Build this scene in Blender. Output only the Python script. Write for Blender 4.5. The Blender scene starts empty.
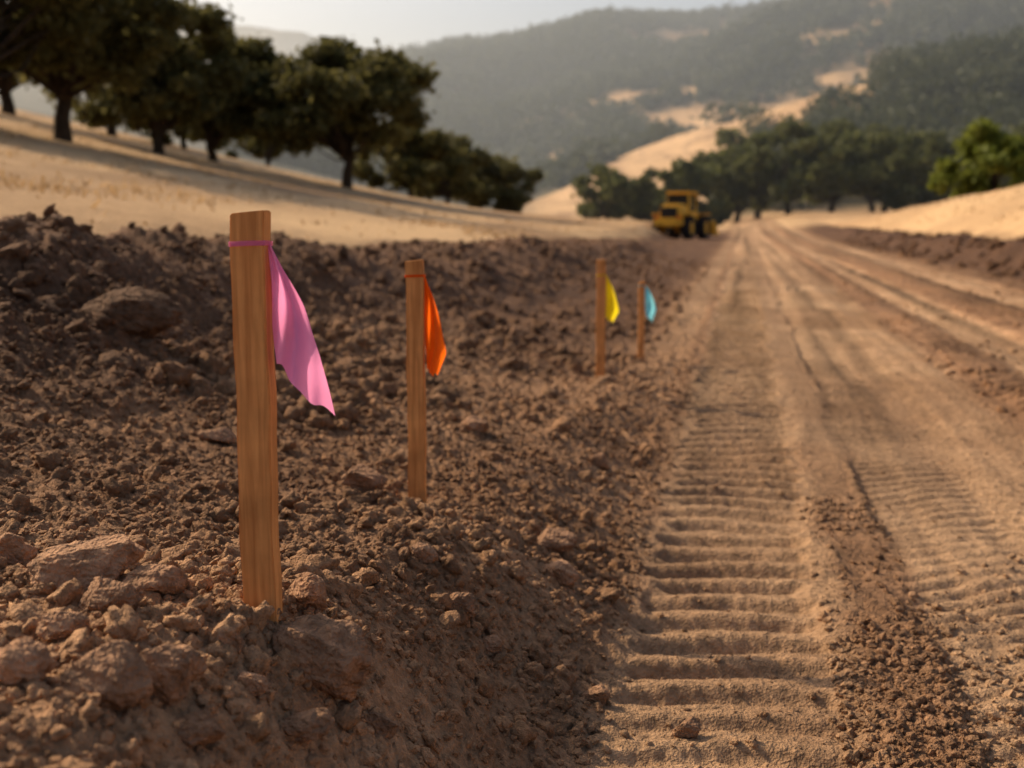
import bpy, math, numpy as np
from mathutils import Vector, Matrix
rng=np.random.default_rng(7)
S=bpy.context.scene
# ---------------------------------------------------------------- helpers
def hsh(ix,iy,s):
    n=(ix.astype(np.int64)*374761393+iy.astype(np.int64)*668265263+s*974634777)&0xffffffff
    n=((n^(n>>13))*1274126177)&0xffffffff
    n=((n^(n>>15))*2246822519)&0xffffffff
    return ((n^(n>>16))&0xffffff)/float(0x1000000)
def vn(x,y,s):
    ix=np.floor(x);iy=np.floor(y);fx=x-ix;fy=y-iy
    fx=fx*fx*fx*(fx*(fx*6-15)+10);fy=fy*fy*fy*(fy*(fy*6-15)+10)
    a=hsh(ix,iy,s);b=hsh(ix+1,iy,s);c=hsh(ix,iy+1,s);d=hsh(ix+1,iy+1,s)
    return (a+(b-a)*fx)*(1-fy)+(c+(d-c)*fx)*fy
def fbm(x,y,s,o=4,g=.5):
    t=0;a=1;w=0
    for i in range(o):
        t=t+a*(vn(x,y,s+i*17)-.5)*2;w+=a;a*=g
        x,y=(x*1.6-y*1.2)+13.7,(x*1.2+y*1.6)+5.1
    return t/w
def ss(a,b,x):
    t=np.clip((x-a)/(b-a),0,1);return t*t*(3-2*t)
def domes(x,y,cell,s,prob,rmin,rmax):
    ix=np.floor(x/cell);iy=np.floor(y/cell);out=np.zeros_like(x)
    for dx in (-1,0,1):
        for dy in (-1,0,1):
            cx=ix+dx;cy=iy+dy
            px=(cx+hsh(cx,cy,s))*cell;py=(cy+hsh(cx,cy,s+1))*cell
            h4=hsh(cx,cy,s+2)
            r=cell*(rmin+(rmax-rmin)*h4**2)
            on=hsh(cx,cy,s+3)<prob
            an=h4*61.
            ca=np.cos(an);sa=np.sin(an)
            ex=(x-px)*ca+(y-py)*sa;ey=-(x-px)*sa+(y-py)*ca
            q=1-((ex/r)**2+(ey/(r*.75))**2)
            h=np.where(on&(q>0),np.minimum(np.sqrt(np.maximum(q,0)),.8+.3*ex/r)*r*.8,0)
            out=np.maximum(out,h)
    return out
ZC=1.1;F=1138.0
def ev(px): return (px-512)/F
# terrain tables
def A_el(t): return np.interp(t,[ev(p) for p in(-900,300,480,540,600,700,840,1024,1400,2500)],[.0,.0,.005,.026,.055,.084,.112,.125,.15,.10])
def B_el(t): return np.interp(t,[ev(p) for p in(-900,150,300,400,450,520,600,680,760,840,930,1024,1300,2500)],[.02,.04,.07,.114,.130,.146,.162,.165,.174,.186,.20,.21,.23,.13])
def C_el(t): return np.interp(t,[ev(p) for p in(-900,100,240,330,400,480,600,1024,2500)],[.05,.08,.112,.118,.114,.08,.07,.07,.07])
def large(x,y):
    u=x-.2*y
    r=np.sqrt(x*x+y*y);yc=np.maximum(y,0)
    zs=np.interp(yc,[0,1.8,3.3,6.9,8.6,20],[.58,.485,.235,.13,.03,.03])
    zb=np.interp(yc,[0,5,7.5,11,16,21,30,42,60],[1.04,1.07,.88,.78,.74,.60,.5,.15,0])
    zm=zs+.34*(zb-zs)
    z=zs*ss(-.28,-.85,u)+(zm-zs)*np.clip((-.85-u)/1.25,0,1)**1.1+(zb-zm)*ss(-1.9,-3.4,u)
    sp=np.logaddexp(0,(-x-1)/3)*3
    Fl=.25+.22*sp+.9*ss(20,90,y)*ss(30,-5,x)+.35*fbm(x*.03,y*.03,50,3)
    w=ss(-3.5,-5.8,u)*ss(-3,1,y+4)
    Fl=np.where(u<-3,Fl,0)
    z=z*(1-w)+Fl*w
    rb=ss(4.9,6.2,u)*.72-ss(6.5,7.6,u)*.2
    bank=.70*np.maximum(u-7.0,0);bank=3.0*(1-np.exp(-bank/3.0))*ss(130,55,r)
    z=z+rb*ss(120,55,r)*(.75+.45*fbm(x*.35,y*.35,61,3))+bank
    z=z+2.2*ss(60,170,r)*ss(-8,10,u)
    th=np.clip(np.arctan2(x,np.where(np.abs(y)<1e-6,1e-6,y)),-1.2,1.2);t=np.tan(th)
    cs=np.cos(th)
    a=A_el(t)*460*cs;b=B_el(t)*1120*cs;c=C_el(t)*2600*cs
    rr=r*(1+.10*fbm(x*.004,y*.004,71,3))
    n=fbm(x*.008,y*.008,72,5)
    g=np.where(y>-50,1,.4)
    z=z+g*(a*ss(200,460,rr)+(b-a)*ss(520,1120,rr)+(c-b)*ss(1350,2600,rr)+n*12*ss(230,600,rr)*ss(.0,.03,a/460+b/2000))
    return z
def detail(x,y,cd=True):
    u=x-.2*y;r=np.sqrt(x*x+y*y)
    near=ss(90,40,r)
    ub=u+.06*fbm(x*1.3,y*1.3,33,3)
    wob=.05*fbm(x*2,y*2,31,3)
    berm=ss(-.30,-.75,ub)*ss(-5.2,-4.0,u)*near
    pile=ss(-1.5,-2.5,u+.3*fbm(x*.8,y*.8,34,2))
    pile=np.maximum(pile,ss(4.5,8,y)*.55)
    mid=ss(-.26,-.36,ub)*(1-ss(-.38,-.75,ub))
    field=ss(-3.9,-5.2,u)
    rtrack=ss(.46,.56,ub)*ss(1.62,1.45,ub)
    r3=ss(2.0,2.15,ub)*ss(2.75,2.6,ub);r4=ss(3.5,3.7,ub)*ss(4.4,4.2,ub)
    au=np.abs(u+wob)
    track=ss(.30,.21,au+.06*fbm(x*9,y*9,32,2))
    comp=np.clip(track+rtrack+r3+r4,0,1)
    road=(u>-.5)&(u<5.2)
    rough=np.clip(berm+mid*.8+.55*road*(1-comp)*near+.8*ss(4.8,5.3,u)*ss(7.6,6.8,u)*near,0,1)
    rough=rough*(1-.7*ss(.2,.35,u)*ss(.6,.5,u)*ss(3.5,6,y))
    z=rough*(.040*fbm(x*1.7,y*1.7,1,4)+(.014+.022*pile)*fbm(x*6,y*6,5,4,.6))
    z=z+berm*ss(-1.6,-2.8,u)*(.19*fbm(x*.9,y*.9,8,4)+.07*np.abs(fbm(x*3,y*3,9,3)))
    z=z+.010*fbm(x*4,y*4,15,3)*near+field*.05*fbm(x*.5,y*.5,16,5)*ss(400,100,r)
    z=z+.02*road*(1-rough)*fbm(x*.9,y*.9,18,3)
    v=y*1.02
    ph=v/.168+2.1*(u+.05)**2+.28*fbm(x*1.4,y*1.4,35,3)
    fr=ph-np.floor(ph)
    br=.55+.45*ss(-.4,.25,fbm(x*2.6,y*2.6,36,3))
    prof=-.032*np.exp(-((fr-.5)/.15)**2)+.011*ss(.6,.74,fr)*ss(1.12,.8,fr)+.009*fr
    z=z+track*(prof*br*near*(1+np.clip(y-4,0,9)*.18)-.012)
    z=z+.012*np.exp(-((au-.34)/.06)**2)*near*(.4+1.2*fbm(x*3,y*3,37,3))
    z=z+track*.005*fbm(x*30,y*30,39,3)*ss(12,6,r)
    ph2=(v+.45*np.abs(ub-1.0))/.105+.2*fbm(x*2,y*2,38,2);f2=ph2-np.floor(ph2)
    p2=-.019*np.exp(-((f2-.5)/.19)**2)
    z=z+(rtrack*(.45+.55*ss(-.25,.35,fbm(x*1.5,y*1.5,41,3)))+.8*r3+.8*r4)*p2*near*(1+np.clip(y-5,0,8)*.14)
    z=z+.016*np.exp(-((ub-.52)/.022)**2)*near*ss(-.3,.2,fbm(x*.9,y*.9,43,2))-.01*rtrack-.03*r3-.03*r4
    z=z+.024*road*near*fbm(u*5+.4*fbm(x*.2,y*.2,46,2),y*.12,45,3)*ss(.4,.8,u)
    ph3=(v-.5*u)/.23;f3=ph3-np.floor(ph3)
    m3=ss(1.5,1.7,u)*ss(5,4.6,u)*(1-r3)*(1-r4)
    z=z-m3*.035*np.exp(-((f3-.5)/.2)**2)*near*ss(-.2,.3,fbm(x*.8,y*.8,44,2))
    if cd:
        m=np.where((r<24)&(y>0)&(u>-5.4)&(rough+comp*.3>.05))[0]
        if len(m):
            X=x[m];Y=y[m];R=rough[m];P=pile[m]
            dn=np.clip(ss(-.6,.3,fbm(X*1.1,Y*1.1,81,3))+.6*P,0,1)
            wx=X+.02*fbm(X*16,Y*16,82,3);wy=Y+.02*fbm(X*16,Y*16,83,3)
            d=domes(wx,wy,.20,90,.45,.14,.42)*R*(.15+.85*dn)*(.3+.7*P)
            d=np.maximum(d,domes(wx,wy,.08,100,.65,.18,.5)*np.maximum(R,.08)*(.45+.55*dn)*(.6+.4*P))
            mm=ss(13,8,np.sqrt(X*X+Y*Y))
            d=np.maximum(d,domes(wx,wy,.034,110,.85,.2,.5)*np.maximum(R,.15)*mm)
            d=d+(.006*R+.001)*fbm(X*34,Y*34,120,4,.65)*mm*1.8
            z=z.copy();z[m]+=d*.95
    return z
def H(x,y,cd=False):
    x=np.atleast_1d(np.asarray(x,float));y=np.atleast_1d(np.asarray(y,float))
    return large(x,y)+detail(x,y,cd)
def ground_col(x,y):
    u=x-.2*y;r=np.sqrt(x*x+y*y)
    n1=fbm(x*.8,y*.8,201,4);n2=fbm(x*5,y*5,205,4);n3=fbm(x*.12,y*.12,209,4)
    C=lambda *c:np.array(c)[None,:]
    L=lambda a,b,t:a*(1-t[:,None])+b*t[:,None]
    soil=L(C(.225,.116,.056),C(.41,.228,.116),np.clip(.45+n1*.9+n2*.4,0,1))
    dark=L(C(.080,.039,.0205),C(.155,.079,.042),np.clip(.5+n2,0,1))
    light=L(C(.32,.190,.102),C(.47,.292,.160),np.clip(.5+n1*.5+n2*.5,0,1))
    grass=L(C(.42,.255,.125),C(.62,.40,.205),np.clip(.5+n3*1.0+n2*.35,0,1))
    grass=L(grass,C(.26,.15,.075)*np.ones_like(grass),.7*ss(.1,.55,fbm(x*.25,y*.06,215,4)))
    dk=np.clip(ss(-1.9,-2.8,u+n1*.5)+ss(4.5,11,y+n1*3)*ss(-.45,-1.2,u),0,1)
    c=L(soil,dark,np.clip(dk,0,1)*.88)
    c=L(c,L(dark,soil,np.full(len(x),.4)),.6*ss(-.1,.45,fbm(x*1.6,y*1.6,221,3))*(1-dk))
    road=ss(-.45,-.3,u)
    c=L(c,L(soil,dark,np.clip(.40+n1*.6,0,1)),road)
    ub=u+.06*fbm(x*1.3,y*1.3,33,3)
    comp=np.clip(ss(.36,.24,np.abs(u)+.08*n2)+ss(.5,.6,ub)*ss(1.65,1.4,ub)+ss(1.95,2.2,ub)*ss(2.8,2.55,ub)+ss(3.4,3.7,ub)*ss(4.5,4.2,ub)
        +.75*ss(.2,.36,u)*ss(.6,.5,u)*ss(3.5,6,y+n1),0,1)
    c=L(c,light,comp*(.55+.4*np.clip(n1+.3,0,1))*ss(200,120,r))
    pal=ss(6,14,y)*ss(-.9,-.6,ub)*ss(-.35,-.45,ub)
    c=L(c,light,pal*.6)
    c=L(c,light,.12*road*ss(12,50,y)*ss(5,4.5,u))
    ln=fbm(u*4+.4*n1,y*.05,225,3)
    c=c*(1+.85*ln*road*ss(5,4.6,u)*ss(3,9,y))[:,None]
    rb=ss(4.8,5.2,u)*ss(7.6,6.8,u+n1*.3)
    c=L(c,dark*.8,rb)
    f=np.clip(ss(-4.2,-5.0,u+n1*.5)+ss(6.8,7.6,u+n1*.4),0,1)
    f=np.maximum(f,ss(75,130,r+n3*20)*(1-.75*ss(1.5,.8,np.abs(u-1.2)/2)*ss(260,180,r)))
    c=L(c,grass,f)
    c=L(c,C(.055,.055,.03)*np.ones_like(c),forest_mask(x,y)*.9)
    return c
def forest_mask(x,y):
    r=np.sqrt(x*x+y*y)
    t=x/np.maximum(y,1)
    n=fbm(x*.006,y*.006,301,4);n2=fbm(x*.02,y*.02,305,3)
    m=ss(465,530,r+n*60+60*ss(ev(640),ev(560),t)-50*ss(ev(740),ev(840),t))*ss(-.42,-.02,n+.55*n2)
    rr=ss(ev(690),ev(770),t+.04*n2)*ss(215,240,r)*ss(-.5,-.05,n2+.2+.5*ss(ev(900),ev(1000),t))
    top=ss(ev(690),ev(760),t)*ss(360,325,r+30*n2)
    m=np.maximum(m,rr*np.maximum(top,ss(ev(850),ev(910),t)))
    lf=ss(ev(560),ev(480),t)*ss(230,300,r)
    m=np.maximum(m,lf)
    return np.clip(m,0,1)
def mesh_obj(name,V,Fc,mat,n=4,smooth=True,col=None,parent=None,uvs=None):
    me=bpy.data.meshes.new(name)
    V=np.asarray(V,np.float32);Fc=np.asarray(Fc,np.int32)
    me.vertices.add(len(V));me.vertices.foreach_set('co',V.ravel())
    me.loops.add(Fc.size);me.loops.foreach_set('vertex_index',Fc.ravel())
    me.polygons.add(len(Fc));me.polygons.foreach_set('loop_start',np.arange(0,Fc.size,n,dtype=np.int32))
    me.update(calc_edges=True)
    me.polygons.foreach_set('use_smooth',np.full(len(Fc),bool(smooth)))
    if col is not None:
        a=me.color_attributes.new('col','FLOAT_COLOR','POINT')
        a.data.foreach_set('color',np.concatenate([col,np.ones((len(col),1))],1).astype(np.float32).ravel())
    me.materials.append(mat)
    o=bpy.data.objects.new(name,me);S.collection.objects.link(o)
    if parent: o.parent=parent
    return o
# ---------------------------------------------------------------- materials
def newmat(name):
    m=bpy.data.materials.new(name);m.use_nodes=True
    nt=m.node_tree;b=nt.nodes['Principled BSDF'];b.inputs['Roughness'].default_value=.9
    b.inputs['Specular IOR Level'].default_value=.15
    return m,nt,b
def N(nt,t,**k):
    n=nt.nodes.new(t)
    for a,v in k.items(): setattr(n,a,v)
    return n
def soil_mat(name,bump=.5,scales=(160,40),dist=.004,mul=1.0):
    m,nt,b=newmat(name)
    at=N(nt,'ShaderNodeAttribute',attribute_name='col')
    tc=N(nt,'ShaderNodeNewGeometry')
    n1=N(nt,'ShaderNodeTexNoise');n1.inputs['Scale'].default_value=scales[0];n1.inputs['Detail'].default_value=2
    n2=N(nt,'ShaderNodeTexNoise');n2.inputs['Scale'].default_value=scales[1];n2.inputs['Detail'].default_value=3;n2.inputs['Roughness'].default_value=.65
    nt.links.new(tc.outputs['Position'],n1.inputs['Vector']);nt.links.new(tc.outputs['Position'],n2.inputs['Vector'])
    mr=N(nt,'ShaderNodeMapRange');mr.inputs['From Min'].default_value=.3;mr.inputs['From Max'].default_value=.7
    mr.inputs['To Min'].default_value=.60*mul;mr.inputs['To Max'].default_value=1.34*mul
    nt.links.new(n2.outputs['Fac'],mr.inputs['Value'])
    vm=N(nt,'ShaderNodeVectorMath',operation='SCALE')
    nt.links.new(at.outputs['Color'],vm.inputs[0]);nt.links.new(mr.outputs['Result'],vm.inputs['Scale'])
    nt.links.new(vm.outputs['Vector'],b.inputs['Base Color'])
    ad=N(nt,'ShaderNodeMath',operation='ADD');nt.links.new(n1.outputs['Fac'],ad.inputs[0])
    m2=N(nt,'ShaderNodeMath',operation='MULTIPLY');m2.inputs[1].default_value=2.2
    nt.links.new(n2.outputs['Fac'],m2.inputs[0]);nt.links.new(m2.outputs[0],ad.inputs[1])
    bp=N(nt,'ShaderNodeBump');bp.inputs['Strength'].default_value=bump;bp.inputs['Distance'].default_value=dist
    nt.links.new(ad.outputs[0],bp.inputs['Height']);nt.links.new(bp.outputs['Normal'],b.inputs['Normal'])
    return m
M_ground=soil_mat('ground_soil',.95,(170,38),.008)
M_clod=soil_mat('clod_soil',.9,(220,60),.006)
M_rock=soil_mat('rock_surface',1.0,(120,26),.010)
def leaf_mat(name,c1,c2,tr=.35):
    m,nt,b=newmat(name)
    g=N(nt,'ShaderNodeNewGeometry')
    no=N(nt,'ShaderNodeTexNoise');no.inputs['Scale'].default_value=.9;no.inputs['Detail'].default_value=2
    nt.links.new(g.outputs['Position'],no.inputs['Vector'])
    ad=N(nt,'ShaderNodeMath',operation='MULTIPLY_ADD');nt.links.new(g.outputs['Random Per Island'],ad.inputs[0]);ad.inputs[1].default_value=.5
    sb=N(nt,'ShaderNodeMath',operation='SUBTRACT');nt.links.new(no.outputs['Fac'],sb.inputs[0]);sb.inputs[1].default_value=.25
    nt.links.new(sb.outputs[0],ad.inputs[2])
    mx=N(nt,'ShaderNodeMix',data_type='RGBA');mx.inputs[6].default_value=(*c1,1);mx.inputs[7].default_value=(*c2,1)
    nt.links.new(ad.outputs[0],mx.inputs[0]);nt.links.new(mx.outputs[2],b.inputs['Base Color'])
    b.inputs['Roughness'].default_value=.6
    t=N(nt,'ShaderNodeBsdfTranslucent');nt.links.new(mx.outputs[2],t.inputs['Color'])
    ms=N(nt,'ShaderNodeMixShader');ms.inputs[0].default_value=tr
    nt.links.new(b.outputs[0],ms.inputs[1]);nt.links.new(t.outputs[0],ms.inputs[2])
    nt.links.new(ms.outputs[0],nt.nodes['Material Output'].inputs['Surface'])
    return m
M_leaf=leaf_mat('oak_foliage',(.055,.055,.018),(.19,.165,.055),.5)
M_leafm=leaf_mat('valley_oak_foliage',(.055,.066,.02),(.155,.155,.05),.5)
M_leafg=leaf_mat('green_foliage',(.08,.105,.015),(.23,.25,.045),.5)
M_leaff=leaf_mat('forest_foliage',(.032,.042,.018),(.10,.105,.045),.35)
M_grass=leaf_mat('dry_grass_blades',(.30,.19,.09),(.55,.36,.18),.4)
def plain(name,c,rough=.6,spec=.3,metal=0,var=.25,scale=8):
    m,nt,b=newmat(name)
    g=N(nt,'ShaderNodeTexCoord');no=N(nt,'ShaderNodeTexNoise');no.inputs['Scale'].default_value=scale;no.inputs['Detail'].default_value=5
    nt.links.new(g.outputs['Object'],no.inputs['Vector'])
    mr=N(nt,'ShaderNodeMapRange');mr.inputs['From Min'].default_value=.3;mr.inputs['From Max'].default_value=.7
    mr.inputs['To Min'].default_value=1-var;mr.inputs['To Max'].default_value=1+var
    nt.links.new(no.outputs['Fac'],mr.inputs['Value'])
    vm=N(nt,'ShaderNodeVectorMath',operation='SCALE');vm.inputs[0].default_value=c
    nt.links.new(mr.outputs[0],vm.inputs['Scale']);nt.links.new(vm.outputs[0],b.inputs['Base Color'])
    b.inputs['Roughness'].default_value=rough;b.inputs['Specular IOR Level'].default_value=spec;b.inputs['Metallic'].default_value=metal
    return m
M_bark=plain('oak_bark',(.05,.036,.025),.95,.1,0,.4,6)
# ---------------------------------------------------------------- terrain sheet
th=np.radians(np.concatenate([np.linspace(-180,-40,60,endpoint=False),np.linspace(-40,-29,24,endpoint=False),
    np.linspace(-29,29,840,endpoint=False),np.linspace(29,40,24,endpoint=False),np.linspace(40,180,60,endpoint=False)]))
rs=[.05,.2,.4,.6,.8];
r0=.95
while r0<18: rs.append(r0);r0*=1.0036
while r0<90: rs.append(r0);r0*=1.006
while r0<6000: rs.append(r0);r0*=1.02
rs=np.array(rs)
R,T=np.meshgrid(rs,th,indexing='ij');X=(R*np.sin(T)).ravel();Y=(R*np.cos(T)).ravel()
Z=H(X,Y,True)
nr,nc=R.shape
i=np.arange(nr-1)[:,None]*nc;j=np.arange(nc)[None,:];j2=(j+1)%nc
Fq=np.stack([i+j,i+j2,i+nc+j2,i+nc+j],-1).reshape(-1,4)[:,::-1]
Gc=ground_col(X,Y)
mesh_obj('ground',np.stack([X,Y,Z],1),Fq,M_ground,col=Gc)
# ---------------------------------------------------------------- rocks and clods
import bmesh
def ico(n):
    bm=bmesh.new();bmesh.ops.create_icosphere(bm,subdivisions=n,radius=1)
    bm.verts.ensure_lookup_table()
    V=np.array([v.co[:] for v in bm.verts]);Fc=np.array([[v.index for v in f.verts] for f in bm.faces]);bm.free();return V,Fc
I0=ico(1);I1=ico(2);I2=ico(3);I4=ico(6)
def n3(P,s,o=3,g=.5):
    a=fbm(P[:,0]+P[:,2]*.7,P[:,1]-P[:,2]*.6,s,o,g);b=fbm(P[:,1]+7.3+P[:,0]*.4,P[:,2]+3.1,s+5,o,g);return (a+b)*.5
def rocky(V,s,amp=.35,planes=7,f=1.3,flat=.85,lo=.5):
    r=np.random.default_rng(s);P=V.copy()
    for k in range(planes):
        n=r.normal(size=3);n/=np.linalg.norm(n);d=r.uniform(lo,.9)
        h=P@n;P-=np.maximum(h-d,0)[:,None]*n*flat
    P*=(1+amp*n3(P*f,s*3+1,4,.6))[:,None]
    return P
def clods(name,cx,cy,sz,tmpl,mat,mul=1.0,sink=.18,smooth=True):
    V,Fc=tmpl;variants=[rocky(V,400+k,.95,7,2.2,.8,.55) for k in range(16)]
    n=len(cx);nv=len(V);z=H(cx,cy,True)
    out=np.empty((n,nv,3));g=rng.integers(0,16,n)
    an=rng.uniform(0,6.28,n);sc=rng.uniform([.8,.8,.7],[1.2,1.2,1.1],(n,3))*sz[:,None]
    for k in range(16):
        m=np.where(g==k)[0]
        if not len(m):continue
        P=variants[k][None]*sc[m][:,None,:]
        c=np.cos(an[m])[:,None];s=np.sin(an[m])[:,None]
        x=P[...,0]*c-P[...,1]*s;y=P[...,0]*s+P[...,1]*c
        tl=rng.uniform(-.5,.5,(len(m),1));zz=P[...,2]+x*tl
        out[m]=np.stack([x+cx[m][:,None],y+cy[m][:,None],zz+(z[m]+sz[m]*sink)[:,None]],-1)
    FF=(Fc[None]+(np.arange(n)*nv)[:,None,None]).reshape(-1,3)
    c=ground_col(cx,cy)*mul*rng.uniform(.78,1.25,(n,1));c=c*.88+np.array([.26,.145,.075])*.12
    mesh_obj(name,out.reshape(-1,3),FF,mat,n=3,col=np.repeat(c,nv,0),smooth=smooth)
def scatter(n,y0,y1,u0,u1,pw=1.0,tmax=.5,lo=.12):
    y=y0*(y1/y0)**(rng.random(n)**pw);u=rng.uniform(u0,u1,n);x=u+.2*y
    k=(np.abs(x/y)<tmax);x=x[k];y=y[k];u=u[k]
    dn=fbm(x*1.2,y*1.2,81,3)
    k=rng.random(len(x))<np.clip(.45+dn*1.2,lo,1);return x[k],y[k]
x1,y1=scatter(66000,1.0,8,-3.6,-.28,1,.5,.5);s1=.0032+.0105*rng.random(len(x1))**2
x2,y2=scatter(9500,1.1,9,-3.8,-.34,1,.5,.25);s2=.010+.020*rng.random(len(x2))**3
x3,y3=scatter(6000,4,30,-4.4,-.7);s3=.014+.050*rng.random(len(x3))**3
x4,y4=scatter(6000,1.3,4.5,.25,.56);s4=.003+.012*rng.random(len(x4))**2.5
x5,y5=scatter(9000,1.8,14,-.35,4.8,1,.5,.25);s5=.003+.009*rng.random(len(x5))**3
x6,y6=scatter(3500,4,26,1.5,5.5);s6=.008+.03*rng.random(len(x6))**3
x7,y7=scatter(6000,2.0,4.5,.3,2.2);k7=(y7<2.2+.9*x7);x7=x7[k7];y7=y7[k7];s7=.004+.013*rng.random(len(x7))**3
x8,y8=scatter(1500,15,60,4.8,7.2);s8=.03+.10*rng.random(len(x8))**2.5
cat=np.concatenate
XX=cat([x1,x4,x5,x7]);YY=cat([y1,y4,y5,y7]);SS=cat([s1,s4,s5,s7]);lo=SS/YY<.0024
clods('soil_grit',XX[lo],YY[lo],SS[lo],I0,M_clod,smooth=False)
clods('soil_crumbs',XX[~lo],YY[~lo],SS[~lo],I1,M_clod,smooth=False)
XX=cat([x2,x3,x6,x8]);YY=cat([y2,y3,y6,y8]);SS=cat([s2,s3,s6,s8]);q=SS/YY
lo=q<.005
clods('soil_lumps',XX[lo],YY[lo],SS[lo],I1,M_clod)
clods('soil_clods',XX[~lo],YY[~lo],SS[~lo],I2,M_clod)
TH=math.atan2(164,F)
def ground_hit(px,py):
    u=(px-512)/F;v=(384-py)/F
    d=np.array([u,math.cos(TH)+v*math.sin(TH),v*math.cos(TH)-math.sin(TH)])
    s=np.linspace(.8,60,20000);P=d[None]*s[:,None];P[:,2]+=ZC
    g=large(P[:,0],P[:,1]);k=np.argmax(P[:,2]<g);return P[k]
for (px,py,w,h) in [(80,588,104,62),(168,700,70,62),(103,710,76,62),(322,700,86,72),(132,345,82,44),(562,597,34,28),(362,502,38,30),
      (475,438,34,20),(306,617,46,36),(16,690,56,44),(8,560,40,34),(552,556,46,26),(155,600,60,44),(105,620,62,40),(196,755,52,38),(215,440,34,18),
      (300,755,60,34),(600,708,30,20),(460,616,36,26),(490,650,30,20),(380,748,36,26),(600,472,22,16),(690,738,28,18),(248,704,34,24),(60,645,44,32),(225,658,36,26),(420,563,28,20)]:
    P=ground_hit(px,py);k=P[1]/F
    V=rocky(I4[0],int(px*3+py),.45,9,1.3,.85,.5);V*=(1+.12*n3(V*5,int(px),5,.65))[:,None]
    V[:,0]*=w/2*k*1.15;V[:,2]*=h/2*k*1.2;V[:,1]*=(w+h)/4*k
    a=rng.uniform(-.3,.3);V=V@np.array(Matrix.Rotation(a,3,'Y')).T
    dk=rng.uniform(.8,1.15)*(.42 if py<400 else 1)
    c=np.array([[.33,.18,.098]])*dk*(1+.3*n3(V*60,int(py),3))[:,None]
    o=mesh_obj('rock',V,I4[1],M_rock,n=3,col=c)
    o.location=(P[0],P[1]+.02,H(P[0],P[1])[0]+h/2*k*.80)
# ---------------------------------------------------------------- dry grass
def grass():
    n=30000
    y=9*(75/9)**rng.random(n);x=y*rng.uniform(-.55,.45,n);u=x-.2*y
    dn=fbm(x*.5,y*.2,401,3)
    k=((u<-4.9)|(u>7.8))&(rng.random(n)<np.clip(.2+dn*1.3,.02,1));x=x[k];y=y[k];n=len(x)
    z=H(x,y);h=rng.uniform(.03,.10,n)*(1+.9*(rng.random(n)<.03));a=rng.uniform(0,6.28,n);w=rng.uniform(.01,.03,n)*(1+y/40)
    lx=rng.normal(0,.5,n)*h;ly=rng.normal(0,.5,n)*h;c=np.cos(a)*w;s=np.sin(a)*w
    V=np.stack([np.stack([x-c,y-s,z-.02],1),np.stack([x+c,y+s,z-.02],1),np.stack([x+lx+c*.3,y+ly+s*.3,z+h],1),np.stack([x+lx-c*.3,y+ly-s*.3,z+h],1)],1).reshape(-1,3)
    mesh_obj('dry_grass',V,np.arange(4*n).reshape(-1,4),M_grass,smooth=False)
grass()
# ---------------------------------------------------------------- trees
def tube(P,r,ns=8):
    P=np.array(P);n=len(P);V=[]
    for k in range(n):
        t=P[min(k+1,n-1)]-P[max(k-1,0)];t/=np.linalg.norm(t)+1e-9
        a=np.cross(t,[.3,1,.1]);a/=np.linalg.norm(a);b=np.cross(t,a)
        for q in range(ns):
            an=6.2832*q/ns;V.append(P[k]+r[k]*(math.cos(an)*a+math.sin(an)*b))
    Fc=[[k*ns+q,k*ns+(q+1)%ns,(k+1)*ns+(q+1)%ns,(k+1)*ns+q] for k in range(n-1) for q in range(ns)]
    return np.array(V),np.array(Fc)
def leafquads(C,size,r):
    n=len(C);a=r.normal(size=(n,3));a/=np.linalg.norm(a,axis=1)[:,None]
    b=np.cross(a,r.normal(size=(n,3)));b/=np.linalg.norm(b,axis=1)[:,None]
    s=(size*r.uniform(.6,1.3,n))[:,None]
    V=np.stack([C-a*s,C+b*s*.6,C+a*s,C-b*s*.6],1).reshape(-1,3)
    return V
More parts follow.
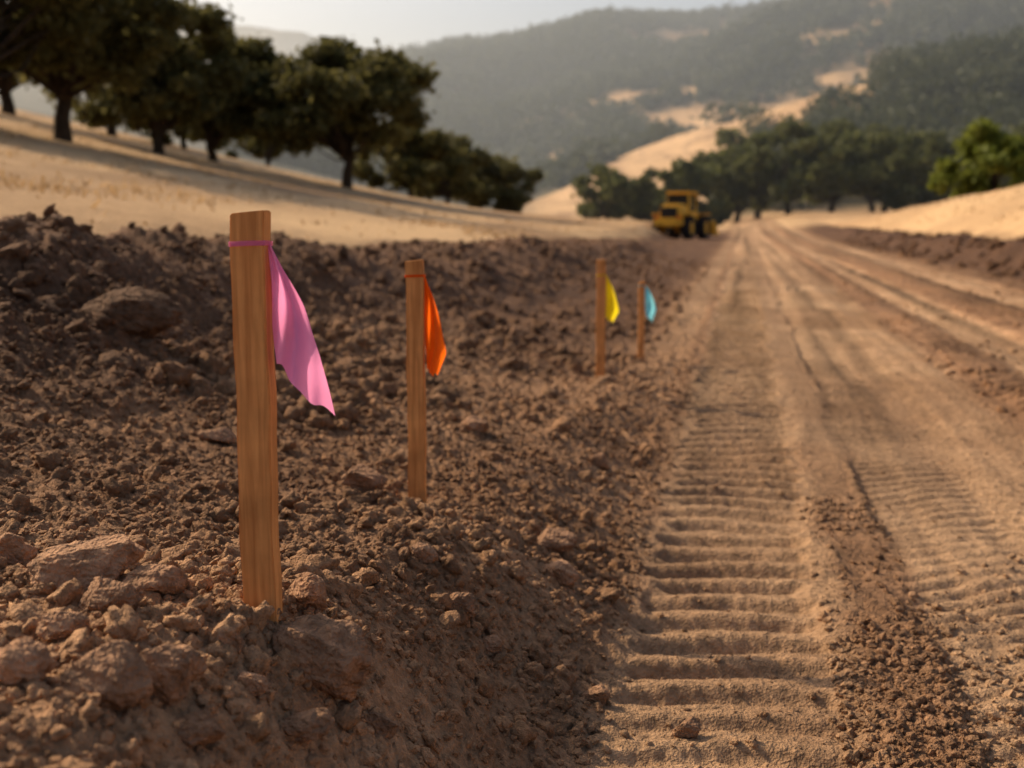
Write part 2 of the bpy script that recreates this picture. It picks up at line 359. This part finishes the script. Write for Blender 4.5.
def tree(name,x,y,h,w,seed,mat=M_leaf,base=.22,nl=9000,ls=.13,lean=0,zoff=-.1,kc=34):
    r=np.random.default_rng(seed)
    z=float(H(x,y)[0]);e=bpy.data.objects.new(name,None);S.collection.objects.link(e);e.location=(x,y,z+zoff)
    e.rotation_euler=(0,0,r.uniform(0,6.28))
    tr=.032*h;tk=h*max(base,.12)
    parts=[tube([[0,0,-.3],[0,0,0],[.05*h*lean,0,tk*.5],[.1*h*lean,.02*h,tk],[.1*h*lean,0,h*.55]],[tr*1.6,tr*1.25,tr,tr*.9,tr*.4],10)]
    cs=[];lo=base*h;ch=h-lo
    sub=[np.array([0,0,0])]+[np.array([r.uniform(-.24,.24)*w,r.uniform(-.24,.24)*w,r.uniform(-.2,.04)*ch]) for _ in range(2)]
    while len(cs)<kc:
        d=r.normal(size=3);d/=np.linalg.norm(d);q=r.uniform(.3,1.0)**.5;o=sub[r.integers(0,3)]
        p=o+np.array([d[0]*w*.43*q,d[1]*w*.43*q,lo+ch*.50+d[2]*ch*.41*q])
        if p[2]<lo+.08*ch:continue
        cs.append(p)
    cs=np.array(cs);cr=r.uniform(.10,.23,kc)*(ch+w)/2*.64
    for p in cs[::2]:
        s=np.array([.1*h*lean,0,r.uniform(.8,1.2)*tk]);m=(s+p)/2+r.normal(0,.05*h,3)+np.array([0,0,.03*h])
        pts=[s,(s+m)/2+r.normal(0,.02*h,3),m,(m+p)/2+r.normal(0,.02*h,3),p]
        parts.append(tube(pts,[tr*.42,tr*.3,tr*.2,tr*.13,tr*.06],6))
    V=[];Fc=[];o=0
    for a,b in parts: V.append(a);Fc.append(b+o);o+=len(a)
    mesh_obj('trunk',np.concatenate(V),np.concatenate(Fc),M_bark,parent=e)
    g=r.choice(kc,nl,p=cr**2/np.sum(cr**2));d=r.normal(size=(nl,3));d/=np.linalg.norm(d,axis=1)[:,None]
    q=r.random(nl)**.45*(1+.35*r.normal(size=nl)*(r.random(nl)<.4))
    C=cs[g]+d*(cr[g]*q)[:,None]*np.array([1.15,1.15,.78])
    C+=.12*n3(C*1.5,seed)[:,None]
    C=C[C[:,2]>lo*.8]
    mesh_obj('crown',leafquads(C,ls,r),np.arange(4*len(C)).reshape(-1,4),mat,smooth=False,parent=e)
def at(px,d): return (px-512)/F*d
for k,(px,d,h,w,b,nl) in enumerate([(72,46,9.6,10.5,.20,20000),(-25,38,9.2,9.5,.17,14000),(165,56,8.2,7.6,.12,14000),(218,64,7.4,5.8,.10,11000),
        (349,64,8.3,10.6,.22,21000),(272,92,5.6,6.0,.06,6000),(412,88,6.4,6.4,.05,8000),(448,98,7.0,7.4,.04,9000),(505,104,6.0,7.4,.02,8000),
        (-130,44,10,10,.15,7000),(120,74,9,9,.06,9000),(20,66,11,11,.06,11000),(190,82,6.5,7,.05,7000),(430,110,7.2,8,.04,7000),(470,120,6.4,9,.03,6000)]):
    tree('oak_tree',at(px,d),d,h,w,100+k,base=b,nl=nl,ls=.15+.0010*d,lean=.3 if k==4 else 0,kc=56 if nl>10000 else 38)
for k,(px,d,h,w,m) in enumerate([(985,84,6.4,9.0,M_leafg),(1075,88,6.5,8,M_leafg),(606,150,8.0,9,M_leafm),(640,158,7.0,8,M_leafm),(684,152,10.2,10,M_leafm),
        (735,160,12.5,13,M_leafm),(785,152,13,13,M_leafm),(828,166,13.5,15,M_leafm),(880,152,11.5,13,M_leafm),(930,166,13,14,M_leafm),(755,190,16.5,15,M_leafm),(868,192,16.5,16,M_leafm),(985,175,15,15,M_leafm),(1040,165,15,15,M_leafm)]):
    tree('oak_tree',at(px,d),d,h,w,300+k,mat=m,base=.03,nl=7000,ls=.17+.0016*d,kc=40)
def forest(name,n,r0,r1,t0,t1,per,hs,ls,seed,thr=.35):
    r=np.random.default_rng(seed)
    rr=np.sqrt(r.uniform(r0*r0,r1*r1,n));t=r.uniform(t0,t1,n);th=np.arctan(t);x=rr*np.sin(th);y=rr*np.cos(th)
    k=r.random(n)*.8+thr*.4<forest_mask(x,y);x=x[k];y=y[k];n=len(x);z=H(x,y)
    h=r.uniform(.55,1.3,n)*hs
    d=r.normal(size=(n,per,3));d/=np.linalg.norm(d,axis=2)[...,None];q=r.uniform(.5,1.05,(n,per,1))
    wz=np.stack([h*.55*r.uniform(.8,1.3,n),h*.55*r.uniform(.8,1.3,n),h*.48],1)[:,None,:]
    C=d*q*wz;lump=1+.3*np.sin(d[...,0]*5+x[:,None])*np.sin(d[...,1]*4+d[...,2]*5+y[:,None]);C*=lump[...,None]
    C+=np.stack([x,y,z+h*.48],1)[:,None,:]
    C=C.reshape(-1,3);V=leafquads(C,ls,r)
    mesh_obj(name,V,np.arange(len(V)).reshape(-1,4),M_leaff,smooth=False);print(name,n)
forest('wooded_slope',900,215,460,ev(640),.62,260,9.5,.8,1)
forest('wooded_ridge',12000,440,1200,-.25,.60,36,10,2.1,2)
# ---------------------------------------------------------------- survey stakes
def wood():
    m,nt,b=newmat('stake_wood')
    tc=N(nt,'ShaderNodeTexCoord');mp=N(nt,'ShaderNodeMapping');mp.inputs['Scale'].default_value=(60,60,3.2)
    nt.links.new(tc.outputs['Object'],mp.inputs['Vector'])
    n1=N(nt,'ShaderNodeTexNoise');n1.inputs['Scale'].default_value=1.6;n1.inputs['Detail'].default_value=6;n1.inputs['Distortion'].default_value=.6
    nt.links.new(mp.outputs[0],n1.inputs['Vector'])
    n2=N(nt,'ShaderNodeTexNoise');n2.inputs['Scale'].default_value=9;n2.inputs['Detail'].default_value=4
    nt.links.new(tc.outputs['Object'],n2.inputs['Vector'])
    cr=N(nt,'ShaderNodeValToRGB');e=cr.color_ramp.elements;e[0].position=.28;e[0].color=(.50,.19,.053,1);e[1].position=.72;e[1].color=(.82,.38,.12,1)
    nt.links.new(n1.outputs['Fac'],cr.inputs[0])
    mr=N(nt,'ShaderNodeMapRange');mr.inputs['From Min'].default_value=.3;mr.inputs['From Max'].default_value=.7;mr.inputs['To Min'].default_value=.75;mr.inputs['To Max'].default_value=1.15
    nt.links.new(n2.outputs['Fac'],mr.inputs['Value'])
    vm=N(nt,'ShaderNodeVectorMath',operation='SCALE');nt.links.new(cr.outputs[0],vm.inputs[0]);nt.links.new(mr.outputs[0],vm.inputs['Scale'])
    nt.links.new(vm.outputs[0],b.inputs['Base Color']);b.inputs['Roughness'].default_value=.7
    bp=N(nt,'ShaderNodeBump');bp.inputs['Strength'].default_value=.4;bp.inputs['Distance'].default_value=.0012
    nt.links.new(n1.outputs['Fac'],bp.inputs['Height']);nt.links.new(bp.outputs[0],b.inputs['Normal'])
    return m
M_wood=wood()
def flagmat(name,c):
    m,nt,b=newmat(name)
    b.inputs['Base Color'].default_value=(*c,1);b.inputs['Roughness'].default_value=.45
    t=N(nt,'ShaderNodeBsdfTranslucent');t.inputs['Color'].default_value=(*c,1)
    ms=N(nt,'ShaderNodeMixShader');ms.inputs[0].default_value=.62
    nz=N(nt,'ShaderNodeTexNoise');nz.inputs['Scale'].default_value=35;tc=N(nt,'ShaderNodeTexCoord');nt.links.new(tc.outputs['Object'],nz.inputs['Vector'])
    bp=N(nt,'ShaderNodeBump');bp.inputs['Strength'].default_value=.3;bp.inputs['Distance'].default_value=.004
    nt.links.new(nz.outputs['Fac'],bp.inputs['Height']);nt.links.new(bp.outputs[0],b.inputs['Normal']);nt.links.new(bp.outputs[0],t.inputs['Normal'])
    nt.links.new(b.outputs[0],ms.inputs[1]);nt.links.new(t.outputs[0],ms.inputs[2])
    nt.links.new(ms.outputs[0],nt.nodes['Material Output'].inputs['Surface']);return m
def stake(x,y,z,hh,wf,rot,fc,flagL,flagR,tie,lean=(0,0)):
    w=wf*.90
    e=bpy.data.objects.new('survey_stake',None);S.collection.objects.link(e)
    e.location=(x,y,z);e.rotation_euler=(lean[0],lean[1],0)
    bm=bmesh.new();bmesh.ops.create_cube(bm,size=1)
    for v in bm.verts: v.co=Vector((v.co.x*w,v.co.y*w*.8,(v.co.z+.5)*(hh+.25)-.25))
    bmesh.ops.subdivide_edges(bm,edges=[ed for ed in bm.edges if abs(ed.verts[0].co.z-ed.verts[1].co.z)>.1],cuts=24)
    for v in bm.verts:
        v.co.x+=.0012*math.sin(v.co.z*17+x*9)+.0008*math.sin(v.co.z*41);v.co.y+=.0012*math.sin(v.co.z*13+2)
        if v.co.z>hh-.01: v.co.z+=.004*math.sin(v.co.x*90)
    bmesh.ops.bevel(bm,geom=[ed for ed in bm.edges if len(ed.link_faces)==2 and ed.calc_face_angle(0)>.8],offset=w*.04,segments=2,affect='EDGES')
    me=bpy.data.meshes.new('post');bm.to_mesh(me);bm.free();me.materials.append(M_wood)
    o=bpy.data.objects.new('post',me);S.collection.objects.link(o);o.parent=e;o.rotation_euler=(0,0,rot)
    M=flagmat('flag_'+str(round(x,2)),fc)
    V=[];Fc=[];hw=w/2+.0015;hd=w*.4+.0015;ring=[(-hw,-hd),(0,-hd-.001),(hw,-hd),(hw,0),(hw,hd),(0,hd),(-hw,hd),(-hw,0)]
    rows=6;th_=w*.14
    for r_ in range(rows):
        for q,(a,b) in enumerate(ring):
            off=.0015*math.sin(r_*2.2+q*1.3);V.append((a*(1+off*9),b*(1+off*9),tie+th_*(r_/(rows-1)-.5)+.12*w*math.sin(q*.8)*.3))
    for r_ in range(rows-1):
        for q in range(8): Fc.append([r_*8+q,r_*8+(q+1)%8,(r_+1)*8+(q+1)%8,(r_+1)*8+q])
    o=mesh_obj('ribbon_wrap',V,Fc,M,parent=e);o.rotation_euler=(0,0,rot)
    nu,nv=20,56;L=np.array(flagL,float);Rr=np.array(flagR,float)
    def res(P,n):
        dd=np.r_[0,np.cumsum(np.linalg.norm(np.diff(P,axis=0),axis=1))];tt=np.linspace(0,dd[-1],n)
        return np.stack([np.interp(tt,dd,P[:,0]),np.interp(tt,dd,P[:,1])],1)
    def smooth(P):
        for _ in range(4): P[1:-1]=(P[:-2]+2*P[1:-1]+P[2:])/4
        return P
    L=smooth(res(L,nv));Rr=smooth(res(Rr,nv));V=[]
    for a in range(nv):
        for b in range(nu):
            f=b/(nu-1);g=a/(nv-1);p=L[a]*(1-f)+Rr[a]*f
            dy=wf*(.34*math.sin(f*5.0+g*2.6+x)*min(1,g*3)*(.5+.5*g)+.14*math.sin(f*12+g*7)*min(1,g*4)+.22*math.sin(g*5)*g+.12*math.sin(g*13+f*3)*f)
            V.append((p[0]*wf-(wf-w)/2,dy,tie+(p[1]+(.09*math.sin(f*9+x)+.05*math.sin(f*17))*g*g)*wf))
    Fc=[[a*nu+b,a*nu+b+1,(a+1)*nu+b+1,(a+1)*nu+b] for a in range(nv-1) for b in range(nu-1)]
    mesh_obj('flag',V,Fc,M,parent=e)
stake(-.41,1.80,.48,.633,.060,-.06,(.96,.33,.60),
  [(.40,.08),(.5,-1),(.53,-2.2),(.60,-3.15)],[(.52,.08),(.80,-.45),(1.35,-1.6),(1.82,-2.9),(2.15,-4.6)],.583,(0,.0))
stake(-.28,3.3,.25,.735,.056,-.06,(1.0,.17,.01),
  [(.40,.05),(.52,-1),(.52,-2.8),(.6,-4.9)],[(.52,.1),(.95,-1),(1.35,-2.5),(1.65,-4.0),(1.15,-5.2)],.69)
stake(.54,6.9,.11,.755,.062,-.05,(1.0,.80,.02),
  [(.42,.05),(.5,-1),(.5,-2.6),(.5,-4.2)],[(.5,.1),(1.1,-1),(1.6,-2.4),(1.85,-3.5),(1.2,-4.6)],.66)
stake(.98,8.6,.0,.64,.052,-.05,(.27,.76,.88),
  [(.42,.05),(.5,-1.2),(.5,-2.6),(.7,-4.4)],[(.5,.1),(1.2,-.8),(1.9,-2.2),(2.2,-3.4),(1.6,-5.2)],.61)
# ---------------------------------------------------------------- wheel loader
M_y=plain('yellow_paint',(.68,.38,.03),.5,.4,0,.25,3);M_k=plain('black_rubber',(.025,.023,.022),.85,.2,0,.4,5)
M_gl=plain('cab_glass',(.02,.022,.025),.15,.6,0,.1,2);M_st=plain('worn_steel',(.16,.12,.09),.6,.4,.3,.3,6)
LE=bpy.data.objects.new('wheel_loader',None);S.collection.objects.link(LE)
def bx(name,c,s,mat,bev=.05,taper=None,rot=(0,0,0)):
    bm=bmesh.new();bmesh.ops.create_cube(bm,size=1)
    for v in bm.verts:
        top=v.co.z>0;v.co=Vector((v.co.x*s[0],v.co.y*s[1],v.co.z*s[2]))
        if taper and top: v.co.x=v.co.x*taper[0]+taper[2];v.co.y*=taper[1]
    if bev: bmesh.ops.bevel(bm,geom=bm.edges[:],offset=bev,segments=2,affect='EDGES')
    me=bpy.data.meshes.new(name);bm.to_mesh(me);bm.free();me.materials.append(mat)
    o=bpy.data.objects.new(name,me);S.collection.objects.link(o);o.parent=LE;o.location=c;o.rotation_euler=rot;return o
def wheel(name,c,r,w):
    bm=bmesh.new()
    pr=[(r*.55,-w*.42),(r*.9,-w*.5),(r,-w*.36),(r,w*.36),(r*.9,w*.5),(r*.55,w*.42)];n=48;rings=[]
    for k in range(n):
        a=6.2832*k/n;lug=1+(.05 if k%3==0 else 0)
        rings.append([bm.verts.new((math.cos(a)*p[0]*(lug if p[0]>r*.95 else 1),p[1],math.sin(a)*p[0]*(lug if p[0]>r*.95 else 1))) for p in pr])
    for k in range(n):
        A=rings[k];B=rings[(k+1)%n]
        for q in range(5): bm.faces.new((A[q],A[q+1],B[q+1],B[q]))
    me=bpy.data.meshes.new(name);bm.to_mesh(me);bm.free();me.materials.append(M_k)
    o=bpy.data.objects.new(name,me);S.collection.objects.link(o);o.parent=LE;o.location=c
    bm=bmesh.new();bmesh.ops.create_cone(bm,cap_ends=True,segments=32,radius1=r*.56,radius2=r*.56,depth=w*.7)
    bmesh.ops.create_cone(bm,cap_ends=True,segments=16,radius1=r*.22,radius2=r*.18,depth=w*.95)
    me=bpy.data.meshes.new('hub');bm.to_mesh(me);bm.free();me.materials.append(M_y)
    h=bpy.data.objects.new('hub',me);S.collection.objects.link(h);h.parent=LE;h.location=c;h.rotation_euler=(math.pi/2,0,0)
for sx in(-1.25,1.25):
    for sy in(-.88,.88): wheel('wheel',(sx,sy,.66),.66,.5)
bx('chassis',(0,0,.95),(3.6,.9,.5),M_y);bx('engine_hood',(-1.35,0,1.55),(1.6,1.35,.9),M_y,.12,(.85,.85,.05))
bx('radiator_grille',(-2.165,0,1.5),(.05,1.0,.6),M_k,.01);bx('counterweight',(-2.2,0,1.0),(.35,1.7,.45),M_y,.06)
bx('cab_base',(.05,0,1.35),(1.25,1.45,.5),M_y)
bx('cab_glass',(.05,0,2.05),(1.12,1.25,.98),M_gl,.04,(.92,.92,0));bx('cab_roof',(.02,0,2.63),(1.4,1.5,.15),M_y,.05)
for a in(-.57,.60):
    for b in(-.63,.63): bx('cab_pillar',(a,b,2.07),(.10,.10,1.0),M_y,.01)
for sx in(-1.25,1.25):
    for sy in(-.88,.88): bx('fender',(sx,sy,1.42),(1.25,.55,.08),M_y,.03)
bx('front_frame',(1.15,0,1.2),(1.0,.8,.7),M_y,.08)
for sy in(-.5,.5): bx('lift_arm',(1.75,sy,1.15),(1.9,.14,.28),M_y,.03,None,(0,math.radians(22),0))
bx('bucket_back',(2.62,0,.62),(.10,2.3,.85),M_y,.02,None,(0,math.radians(-12),0));bx('bucket_floor',(2.98,0,.22),(.85,2.3,.07),M_st,.01)
bx('bucket_side_l',(2.92,1.14,.52),(.7,.05,.62),M_y,.01,(.45,1,-.15));bx('bucket_side_r',(2.92,-1.14,.52),(.7,.05,.62),M_y,.01,(.45,1,-.15))
bx('exhaust_stack',(-1.1,.4,2.25),(.10,.10,.6),M_k,.02);bx('tail_lamp',(-2.39,.65,1.25),(.04,.18,.12),plain('lamp_red',(.5,.03,.02)),.005)
bx('tail_lamp',(-2.39,-.65,1.25),(.04,.18,.12),bpy.data.materials['lamp_red'],.005)
lx,ly=at(680,66),66.0
LE.location=(lx,ly,float(H(lx,ly)[0]));LE.rotation_euler=(0,0,math.radians(62));
# ---------------------------------------------------------------- air haze in the valley (real scattering volume)
bm=bmesh.new();bmesh.ops.create_cube(bm,size=1)
for v in bm.verts: v.co=Vector((v.co.x*9000,(v.co.y+.5)*7000+90,(v.co.z+.5)*290-40))
me=bpy.data.meshes.new('atmospheric_haze');bm.to_mesh(me);bm.free()
hm=bpy.data.materials.new('haze_air');hm.use_nodes=True;nt=hm.node_tree;nt.nodes.remove(nt.nodes['Principled BSDF'])
vs=N(nt,'ShaderNodeVolumeScatter');vs.inputs['Color'].default_value=(.86,.94,1,1);vs.inputs['Density'].default_value=.00052;vs.inputs['Anisotropy'].default_value=.45
nt.links.new(vs.outputs[0],nt.nodes['Material Output'].inputs['Volume']);me.materials.append(hm)
o=bpy.data.objects.new('atmospheric_haze',me);S.collection.objects.link(o)
# ---------------------------------------------------------------- light, sky, camera
AZ=math.radians(-57);EL=math.radians(36)
w=bpy.data.worlds.new('World');S.world=w;w.use_nodes=True;nt=w.node_tree
sk=N(nt,'ShaderNodeTexSky',sky_type='NISHITA');sk.sun_disc=False;sk.sun_elevation=EL;sk.sun_rotation=AZ
sk.air_density=1.0;sk.dust_density=4.5;sk.ozone_density=1.0
bg=nt.nodes['Background'];nt.links.new(sk.outputs[0],bg.inputs[0]);bg.inputs[1].default_value=.15
sl=bpy.data.lights.new('sun','SUN');sl.energy=5;sl.angle=math.radians(.5);sl.color=(1,.83,.60)
so=bpy.data.objects.new('sun',sl);S.collection.objects.link(so)
d=Vector((math.sin(AZ)*math.cos(EL),math.cos(AZ)*math.cos(EL),math.sin(EL)));so.rotation_euler=d.to_track_quat('Z','Y').to_euler();so.location=(0,0,30)
cam=bpy.data.cameras.new('camera');cam.lens=40;cam.sensor_width=36;cam.clip_start=.05;cam.clip_end=12000
cam.dof.use_dof=True;cam.dof.focus_distance=2.15;cam.dof.aperture_fstop=3.2
co=bpy.data.objects.new('camera',cam);S.collection.objects.link(co);co.location=(0,0,ZC);co.rotation_euler=(math.pi/2-TH,0,0)
S.camera=co
S.view_settings.view_transform='Standard';S.view_settings.look='None';S.view_settings.exposure=0
